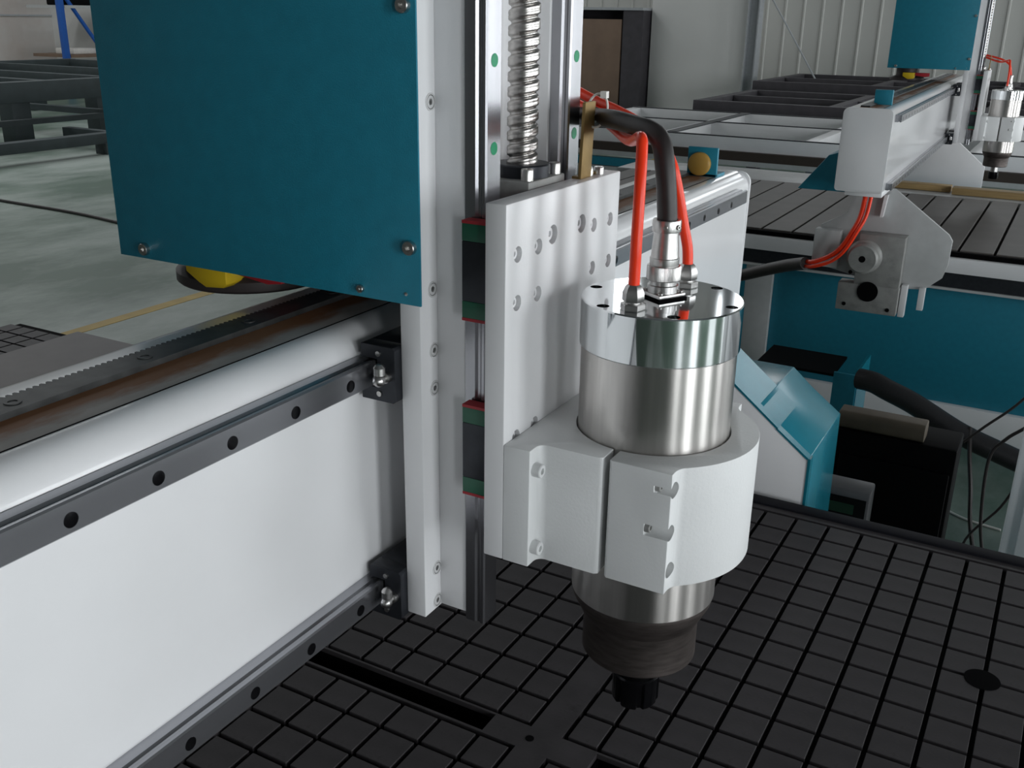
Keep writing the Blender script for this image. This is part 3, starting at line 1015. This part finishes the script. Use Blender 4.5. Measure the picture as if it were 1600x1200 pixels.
g2 = make_gantry(MX, 2.46, 4.80, 'second router gantry with a blunt white beam end and a plate leg, behind at right', 4.1, zb=-.205)
zb = -.215
lp = MB().prism([(-.235, -.345), (-.160, -.300), (-.150, -.216), (-.030, -.216), (.140, -.338), (.152, -.356), (.150, -.430), (.140, -.470), (.095, -.512), (.000, -.520), (-.235, -.470)],
                'y', 2.660, 2.672).build('leg_plate', GREYP, g2, bevel=.001)
MB().box(-.150, -.045, 2.50, 2.66, -.222, -.2055).build('foot_flange', WHITE, g2, bevel=.002)
MB().prism([(-.055, -.232), (-.045, -.232), (-.052, -.300), (-.060, -.300)], 'y', 2.632, 2.660).build('gusset', WHITE, g2)
mt = MB().box(-.105, .028, 2.60, 2.660, -.520, -.350).build('gearbox', GREYB, g2, bevel=.002)
MB().lathe([(.0005, -.045), (.040, -.045), (.046, -.040), (.046, -.010), (.052, -.004), (.052, 0), (.0005, 0)], (-.083, 2.600, -.418), n=48, axis='y').build('motor_face', GREYB, mt)
MB().lathe([(.0005, -.0004), (.010, -.0004), (.010, .001), (.0005, .001)], (-.083, 2.555, -.418), n=24, axis='y').build('shaft_hole', BLACK, mt)
MB().lathe([(.0005, -.003), (.031, -.003), (.031, .0), (.0005, 0)], (-.060, 2.596, -.525), n=36, axis='y').build('bore', BLACK, mt)
MB().box(-.150, .030, 2.597, 2.655, -.592, -.505).build('lower_housing', GREYB, mt, bevel=.002)
for x, z in ((-.125, -.572), (.005, -.575), (-.118, -.470)):
    MB().lathe([(.0005, -.001), (.006, -.001), (.006, .0), (.0005, 0)], (x, 2.596, z), n=16, axis='y').build('bolt_hole', BLACK, mt)
MB().box(.032, .050, 2.63, 2.66, -.600, -.500).build('foot', WHITE, g2, bevel=.001)
MB().box(.082, .100, 2.645, 2.665, -.575, -.505).build('foot', WHITE, g2, bevel=.001)
MB().box(-.245, -.165, 2.62, 2.660, -.470, -.352).build('side_block', GREYP, g2, bevel=.004)
# teal motor shroud behind the beam end
MB().prism([(-.33, -.245), (-.165, -.245), (-.165, -.105), (-.215, -.105), (-.215, -.125), (-.245, -.135)], 'y', 2.70, 2.85).build('motor_shroud', TEAL, g2, bevel=.002)
# bumper block on top
MB().box(MX - .095, MX - .045, 2.60, 2.615, .030, .072).build('stop_bracket', TEAL, g2, bevel=.001)
# far leg
MB().prism([(-.19, -.215), (-.088, -.215), (.100, -.370), (.100, -.60), (-.29, -.60), (-.29, -.374)], 'y', 4.62, 4.64).build('leg_plate', WHITE, g2, bevel=.001)
MB().tube([(-.105, 2.595, -.232), (-.108, 2.575, -.29), (-.122, 2.56, -.335), (-.150, 2.56, -.39), (-.185, 2.575, -.425), (-.235, 2.59, -.452), (-.27, 2.62, -.46)], .0075, 12, 8).build(
    'motor_wire', ORANGE, None, 'red motor wire hanging from the second gantry, thicker one', 'wire', 'red motor wires')
MB().tube([(-.088, 2.590, -.232), (-.092, 2.570, -.29), (-.108, 2.552, -.335), (-.140, 2.552, -.40), (-.180, 2.566, -.440), (-.235, 2.58, -.465), (-.27, 2.61, -.472)], .0055, 12, 8).build(
    'motor_wire', ORANGE, None, 'red motor wire hanging from the second gantry, thinner one', 'wire', 'red motor wires')
MB().tube([(-.26, 2.60, -.462), (-.33, 2.66, -.49), (-.42, 2.72, -.53), (-.52, 2.78, -.575), (-.66, 2.84, -.62)], .020, 14, 6).build(
    'cable_sleeve', RUBBER, None, 'black cable sleeve running left from the second router motor', 'cable')

M2.append(g2)
piv, th = Vector((-.085, 2.5, 0)), math.radians(1.2)
for o_ in M2:
    o_.location = piv + Matrix.Rotation(th, 3, 'Z') @ (Vector(o_.location) - piv)
    o_.rotation_euler.z = th

t2 = thing('router_table', (-.3, 3.6, FLOOR), 'second router table of brown-grey slats with dark slots, behind at right', 'router table')
SP = .1105
sm = MB().box(-SP / 2 + .0045, SP / 2 - .0045, 3.02, 4.16, -.022, 0).mesh('table_slat', off=(0, 3.59, -.022), bevel=.0015, seg=1)
sm.materials.append(SLAT)
x = .1391 - SP / 2 - 14 * SP
k = 0
while x < 1.3:
    place('table_slat', sm, t2, (x, 3.59, TZ - .022))
    x += SP
MB().box(-1.6, 1.3, 3.022, 4.155, TZ - .05, TZ - .022).build('table_panel', TABLEB, t2)
MB().box(-1.6, 1.3, 4.17, 4.52, TZ - .05, TZ - .002).build('table_border', GREYP, t2, bevel=.002)
MB().box(-1.6, 1.3, 2.998, 3.016, TZ - .020, TZ - .004).build('edge_strip', TABLEB, t2)
MB().box(-1.6, 1.3, 2.975, 3.015, TZ - .070, TZ - .020).build('side_profile', WHITEG, t2, bevel=.003)
MB().box(-1.6, 1.3, 2.985, 3.015, TZ - .120, TZ - .070).build('side_rail', DARKST, t2)
MB().box(-1.6, 1.3, 2.975, 3.015, TZ - .128, TZ - .120).build('rail_ledge', GREYP, t2)
MB().box(-.46, 1.3, 3.02, 3.05, -.985, TZ - .128).build('side_panel', TEAL, t2, bevel=.002)
MB().box(-.56, -.46, 3.00, 3.06, -.985, TZ - .128).build('end_post', GREYP, t2, bevel=.003)
MB().box(-1.6, 1.3, 3.00, 3.06, -1.100, -.985).build('base_beam', WHITE, t2, bevel=.004)
MB().box(-1.6, 1.3, 4.45, 4.52, -1.100, TZ - .05).build('rear_panel', TEAL, t2)
for xx in (-1.5, -.2, 1.2):
    for yy in (3.03, 4.48):
        MB().box(xx - .04, xx + .04, yy - .03, yy + .03, FLOOR, -1.10).build('foot', DARKST, t2)
MB().prism([(-.34, TZ), (-.34, TZ + .028), (-.04, TZ + .028), (-.04, TZ)], 'y', 4.28, 4.34).build('wood_strip', WOOD, None, 'short dark end of raw wood lying across the second table', 'wood strip', 'wood strips on the second table', bevel=.003)
MB().prism([(-.03, TZ), (-.03, TZ + .030), (.62, TZ + .030), (.62, TZ)], 'y', 4.23, 4.30).build('wood_strip', WOOD, None, 'long pale raw wood strip on the second table, at right edge', 'wood strip', 'wood strips on the second table', bevel=.003)

# ------------------------------------------------------------------ the bare white bed frame beyond
t3 = thing('machine_frame', (-1.9, 6.7, FLOOR), 'bare white machine bed frame behind the second router', 'machine frame')
for y in (5.86, 6.74, 7.57):
    MB().box(-2.95, .6, y - .02, y + .04, TZ - .17, TZ).build('long_beam', WHITE, t3, bevel=.003)
for x in (-2.90, -2.0, -1.05, -.1):
    for ya, yb in ((5.90, 6.72), (6.78, 7.55)):
        MB().box(x - .04, x + .03, ya, yb, TZ - .17, TZ - .001).build('cross_beam', WHITE, t3, bevel=.003)
for y in (5.86, 6.74, 7.57):
    MB().box(-2.95, .6, y - .02, y + .005, TZ, TZ + .006).build('top_strip', DARKST, t3)
MB().box(-2.0, -1.93, 5.90, 7.55, TZ, TZ + .006).build('top_strip', DARKST, t3)
MB().box(-2.95, .6, 5.80, 5.84, TZ - .140, TZ - .085).build('side_rail', mat('brown_grease_rail', (0.050, 0.036, 0.028), rough=.6), t3)
MB().box(-2.95, .6, 5.79, 5.84, TZ - .170, TZ - .140).build('rail_ledge', GREYP, t3)
MB().box(-2.7, .6, 5.79, 5.84, TZ - .240, TZ - .185).build('side_beam', TEAL, t3)
MB().box(-2.95, .6, 5.79, 5.86, TZ - .330, TZ - .245).build('lower_beam', GREYP, t3)
for x in (-2.85, -1.0, .5):
    for y in (5.88, 7.56):
        MB().box(x - .05, x + .05, y - .03, y + .03, FLOOR, TZ - .17).build('leg', WHITE, t3)


# dark primed frames further back
def dark_frame(x0, x1, y0, y1, zt, h, label, mt_, nx=3, legs=True, group=None):
    t = thing('steel_frame', ((x0 + x1) / 2, (y0 + y1) / 2, FLOOR), label, 'steel frame', group)
    for y in (y0, y1):
        MB().box(x0, x1, y - .04, y + .04, zt - h, zt).build('long_beam', mt_, t, bevel=.004)
    for k in range(nx + 1):
        x = x0 + .05 + (x1 - x0 - .1) * k / nx
        MB().box(x - .045, x + .045, y0 + .04, y1 - .04, zt - h, zt - .001).build('cross_beam', mt_, t, bevel=.004)
    ym = (y0 + y1) / 2
    MB().box(x0 + .1, x1 - .1, ym - .03, ym + .03, zt - h, zt - .002).build('long_beam', mt_, t, bevel=.004)
    if legs:
        for x in (x0 + .1, x1 - .1):
            for y in (y0, y1):
                MB().box(x - .05, x + .05, y - .04, y + .04, FLOOR, zt - h).build('leg', mt_, t)
    return t


dark_frame(-2.56, .9, 8.0, 9.6, -.395, .085, 'dark primed steel frame lying behind the white bed frame, nearer one', FRAMEM, group='dark frames at the back wall')
dark_frame(-2.70, .9, 10.2, 12.0, -.34, .10, 'dark primed steel frame against the back wall, farther one', FRAMEM, group='dark frames at the back wall')

# boards, panel and column at the back wall
dc = thing('tall_cabinet', (-4.9, 11.6, FLOOR), 'dark open cabinet holding a brown board, left of the white panel', 'cabinet')
MB().box(-5.75, -4.44, 11.72, 11.76, FLOOR, .345).build('back', FRAMEM, dc)
MB().box(-4.70, -4.44, 11.30, 11.72, FLOOR, .345).build('side', FRAMEM, dc)
MB().box(-5.75, -5.70, 11.30, 11.72, FLOOR, .345).build('side', FRAMEM, dc)
MB().box(-5.75, -4.44, 11.28, 11.74, .345, .375).build('top', COLM, dc)
MB().box(-5.68, -4.72, 11.30, 11.335, FLOOR, .24).build('brown_board', BOARD, None, 'brown chipboard sheet standing inside the dark cabinet', 'board', bevel=.002)
wp = thing('wall_cladding', (-3.75, 11.6, FLOOR), 'wide flat white panel beside the grey steel column', 'panel')
MB().box(-4.42, -3.22, 11.52, 11.60, FLOOR, 3.2).build('panel_face', WALLM, wp, bevel=.004)
MB().box(-4.42, -3.22, 11.60, 11.95, FLOOR, 3.18).build('panel_core', WALLM, wp)
cl = thing('steel_column', (-3.10, 11.5, FLOOR), 'slim grey steel column right of the white panel', 'column')
MB().box(-3.20, -3.185, 11.40, 11.56, FLOOR, ZC).build('flange', COLM, cl)
MB().box(-3.075, -3.06, 11.40, 11.56, FLOOR, ZC).build('flange', COLM, cl)
MB().box(-3.185, -3.075, 11.47, 11.485, FLOOR, ZC).build('web', COLM, cl)
MB().tube([(-3.0, 11.5, .55), (-2.62, 11.5, .0), (-2.2, 11.5, -.62)], .010, 8, 2).build('brace_rod', COLM, None, 'thin diagonal brace rod against the corrugated wall', 'brace rod')

# ------------------------------------------------------------------ left background
lf = thing('steel_frame', (-12, 8.5, FLOOR), 'dark green primed steel bed frame on legs, at the left wall', 'steel frame')
for x in (-9.95, -14.3):
    MB().box(x - .12, x + .05, 4.6, 10.9, -.72, -.50).build('side_beam', FRAMEG, lf, bevel=.005)
for y in (5.2, 6.2, 7.15, 8.1, 9.3, 10.8):
    MB().box(-14.2, -10.05, y - .06, y + .06, -.66, -.502).build('cross_beam', FRAMEG, lf, bevel=.005)
for x, y in ((-10.02, 5.0), (-10.4, 6.98), (-10.9, 8.55), (-14.2, 6.0), (-14.2, 10.0)):
    MB().box(x - .14, x + .10, y - .10, y + .14, FLOOR, -.66).build('leg', FRAMEG, lf, bevel=.004)
MB().box(-10.15, -10.05, 4.6, 10.5, -.98, -.92).build('stretcher', FRAMEG, lf)
MB().box(-13.9, -10.1, 7.9, 8.0, -.95, -.88).build('stretcher', FRAMEG, lf)
lf2 = thing('steel_frame', (-9.2, 7.0, FLOOR), 'low dark steel skid frame on the floor before the left bed frame', 'steel frame')
MB().box(-9.15, -9.0, 4.6, 7.5, -1.13, -1.02).build('side_beam', FRAMEG, lf2, bevel=.004)
MB().box(-9.9, -9.15, 7.2, 7.3, -1.13, -1.02).build('cross_beam', FRAMEG, lf2, bevel=.004)
for y in (4.9, 7.12):
    MB().box(-9.16, -8.98, y - .08, y + .08, FLOOR, -1.13).build('leg', FRAMEG, lf2)
rkk = thing('storage_rack', (-15.6, 12.0, FLOOR), 'blue steel storage rack upright with diagonal brace by left wall', 'rack')
MB().box(-15.66, -15.56, 11.72, 11.82, FLOOR, 2.6).build('upright', BLUE, rkk, bevel=.006)
MB().box(-15.66, -15.56, 12.78, 12.88, FLOOR, 2.6).build('upright', BLUE, rkk, bevel=.006)
MB().tube([(-15.61, 11.80, .60), (-15.61, 12.30, -.10), (-15.61, 12.85, -.85)], .035, 8, 2).build('brace', BLUE, rkk)
MB().box(-16.6, -15.56, 11.83, 12.77, -.55, -.50).build('shelf', BOARD, rkk)
MB().box(-16.6, -15.56, 11.83, 12.77, .28, .33).build('shelf', GREYP, rkk)
MB().box(-16.2, -15.7, 12.0, 12.6, -.499, -.40).build('white_tray', NYLON, None, 'white tray on the lower shelf of the blue rack', 'tray', bevel=.02)
MB().box(-16.2, -15.7, 11.95, 12.6, .331, .52).build('dark_crate', BLACKP, None, 'dark crate on the upper shelf of the blue rack', 'crate', bevel=.02)
MB().tube([(-9.0, 4.65, FLOOR + .012), (-7.33, 4.587, FLOOR + .012), (-6.4, 4.56, FLOOR + .012), (-5.77, 4.48, FLOOR + .012), (-4.6, 4.30, FLOOR + .012)], .012, 8, 6).build(
    'floor_cable', RUBBER, None, 'thin black cable lying across the green floor at left', 'cable')

# ------------------------------------------------------------------ right middle ground
bc = thing('control_cabinet', (.19, 1.85, FLOOR), 'black floor cabinet in the shadow between the two routers', 'cabinet')
MB().box(.05, .318, 1.70, 1.83, FLOOR + .05, -.632).build('body', BLACKP, bc, bevel=.006)
MB().box(.07, .300, 1.72, 1.81, FLOOR, FLOOR + .05).build('plinth', BLACKP, bc)
MB().box(.07, .31, 1.692, 1.700, FLOOR + .15, -.69).build('door', BLACKP, bc, bevel=.004)
bt = MB().prism(rrect(1.70, 1.765, -.632, -.590, .016), 'x', .055, .245)
bt.build('beige_housing', BEIGE, None, 'beige-brown rounded housing on top of the black cabinet', 'machine housing', bevel=.003)
kb = thing('meter_box', (.155, 1.27, -.75), 'small grey metal box with dark display beyond the table edge', 'control box')
MB().prism([(1.20, -.75), (1.20, -.560), (1.206, -.553), (1.25, -.546), (1.25, -.75)], 'x', .085, .215).build('body', mat('grey_box_paint', (.11, .11, .115), rough=.4), kb, bevel=.004)
MB().prism([(1.1975, -.735), (1.1975, -.564), (1.2005, -.564), (1.2005, -.735)], 'x', .090, .210).build('dark_panel', BLACKOX, kb)
MB().prism([(1.1965, -.596), (1.1965, -.576), (1.1976, -.576), (1.1976, -.596)], 'x', .135, .190).build('screen', mat('green_screen', (.012, .045, .025), rough=.15), kb)
MB().box(.085, .215, 1.20, 1.25, FLOOR, -.75).build('stand', BLACKP, kb)
tb = thing('sheet_channel', (-.12, 2.6, FLOOR), 'teal sheet metal channel standing before the second router base', 'metal box')
MB().box(-.115, -.045, 2.52, 2.53, FLOOR, -.775).build('front_sheet', TEAL, tb)
MB().box(-.050, -.042, 2.53, 2.72, FLOOR, -.762).build('side_sheet', TEALG, tb)
MB().box(-.36, -.115, 2.52, 2.72, -.79, -.782).build('dark_inside_sheet', BLACKP, tb)  # black sheet stands for the dark inside of the open box
MB().box(-.36, -.352, 2.52, 2.72, FLOOR, -.79).build('side_sheet', TEAL, tb)
MB().tube([(-.030, 2.47, -.765), (.015, 2.455, -.764), (.06, 2.44, -.775), (.14, 2.43, -.800), (.28, 2.42, -.862), (.42, 2.42, -.905), (.60, 2.42, -.96), (.80, 2.42, -1.08), (.95, 2.42, -1.215)], .032, 16, 8).build(
    'vacuum_hose', mat('ribbed_black_hose', (.022, .022, .024), rough=.4, var=.3, scale=400), None, 'thick black suction hose sloping before the second router base', 'hose')
cb = thing('white_cabinet', (.70, 1.30, FLOOR), 'white cabinet edge cut off by the right border, unseen body lengthened for shade', 'cabinet')
MB().box(.436, 2.2, 1.20, 1.60, FLOOR, -.372).build('body', WHITE, cb, bevel=.004)  # lengthened out of view to keep window light off the second router's panel
for xa in (.46, 1.04, 1.62):
    MB().box(xa, xa + .56, 1.192, 1.20, FLOOR + .1, -.40).build('door', WHITE, cb, bevel=.002)
wires = [
    ([(.62, 2.30, -.30), (.50, 2.25, -.52), (.42, 2.22, -.66), (.345, 2.20, -.745), (.30, 2.2, -.80)], .0035, 'thin black wire leaning down to the hose, leftmost'),
    ([(.60, 2.20, -.42), (.52, 2.18, -.60), (.45, 2.16, -.70), (.40, 2.16, -.755), (.37, 2.16, -.82), (.38, 2.16, -1.0), (.41, 2.16, -1.15), (.40, 2.16, FLOOR + .005)], .0045, 'thin black wire dropping from the right, middle one'),
    ([(.58, 2.25, -.45), (.52, 2.24, -.60), (.50, 2.24, -.75), (.46, 2.24, -.86), (.42, 2.24, -.98), (.35, 2.24, -1.1), (.33, 2.24, FLOOR + .005)], .0035, 'thin black wire looping beside the white cabinet'),
    ([(.30, 2.415, -.835), (.315, 2.36, -.90), (.335, 2.32, -.98), (.350, 2.30, -1.07), (.375, 2.30, -1.17), (.40, 2.30, FLOOR + .006), (.34, 2.32, FLOOR + .006), (.28, 2.30, FLOOR + .006)], .006, 'thick black wire curling onto the green floor'),
    ([(.26, 2.72, FLOOR + .004), (.33, 2.68, FLOOR + .004), (.43, 2.66, FLOOR + .004)], .004, 'pale string lying on the green floor'),
]
for p_, r_, l_ in wires:
    MB().tube(p_, r_, 8, 6).build('pale_string' if 'pale' in l_ else 'hanging_wire', NYLON if 'pale' in l_ else RUBBER, None, l_, 'string' if 'pale' in l_ else 'wire',
                                  None if 'pale' in l_ else 'loose wires at the right')
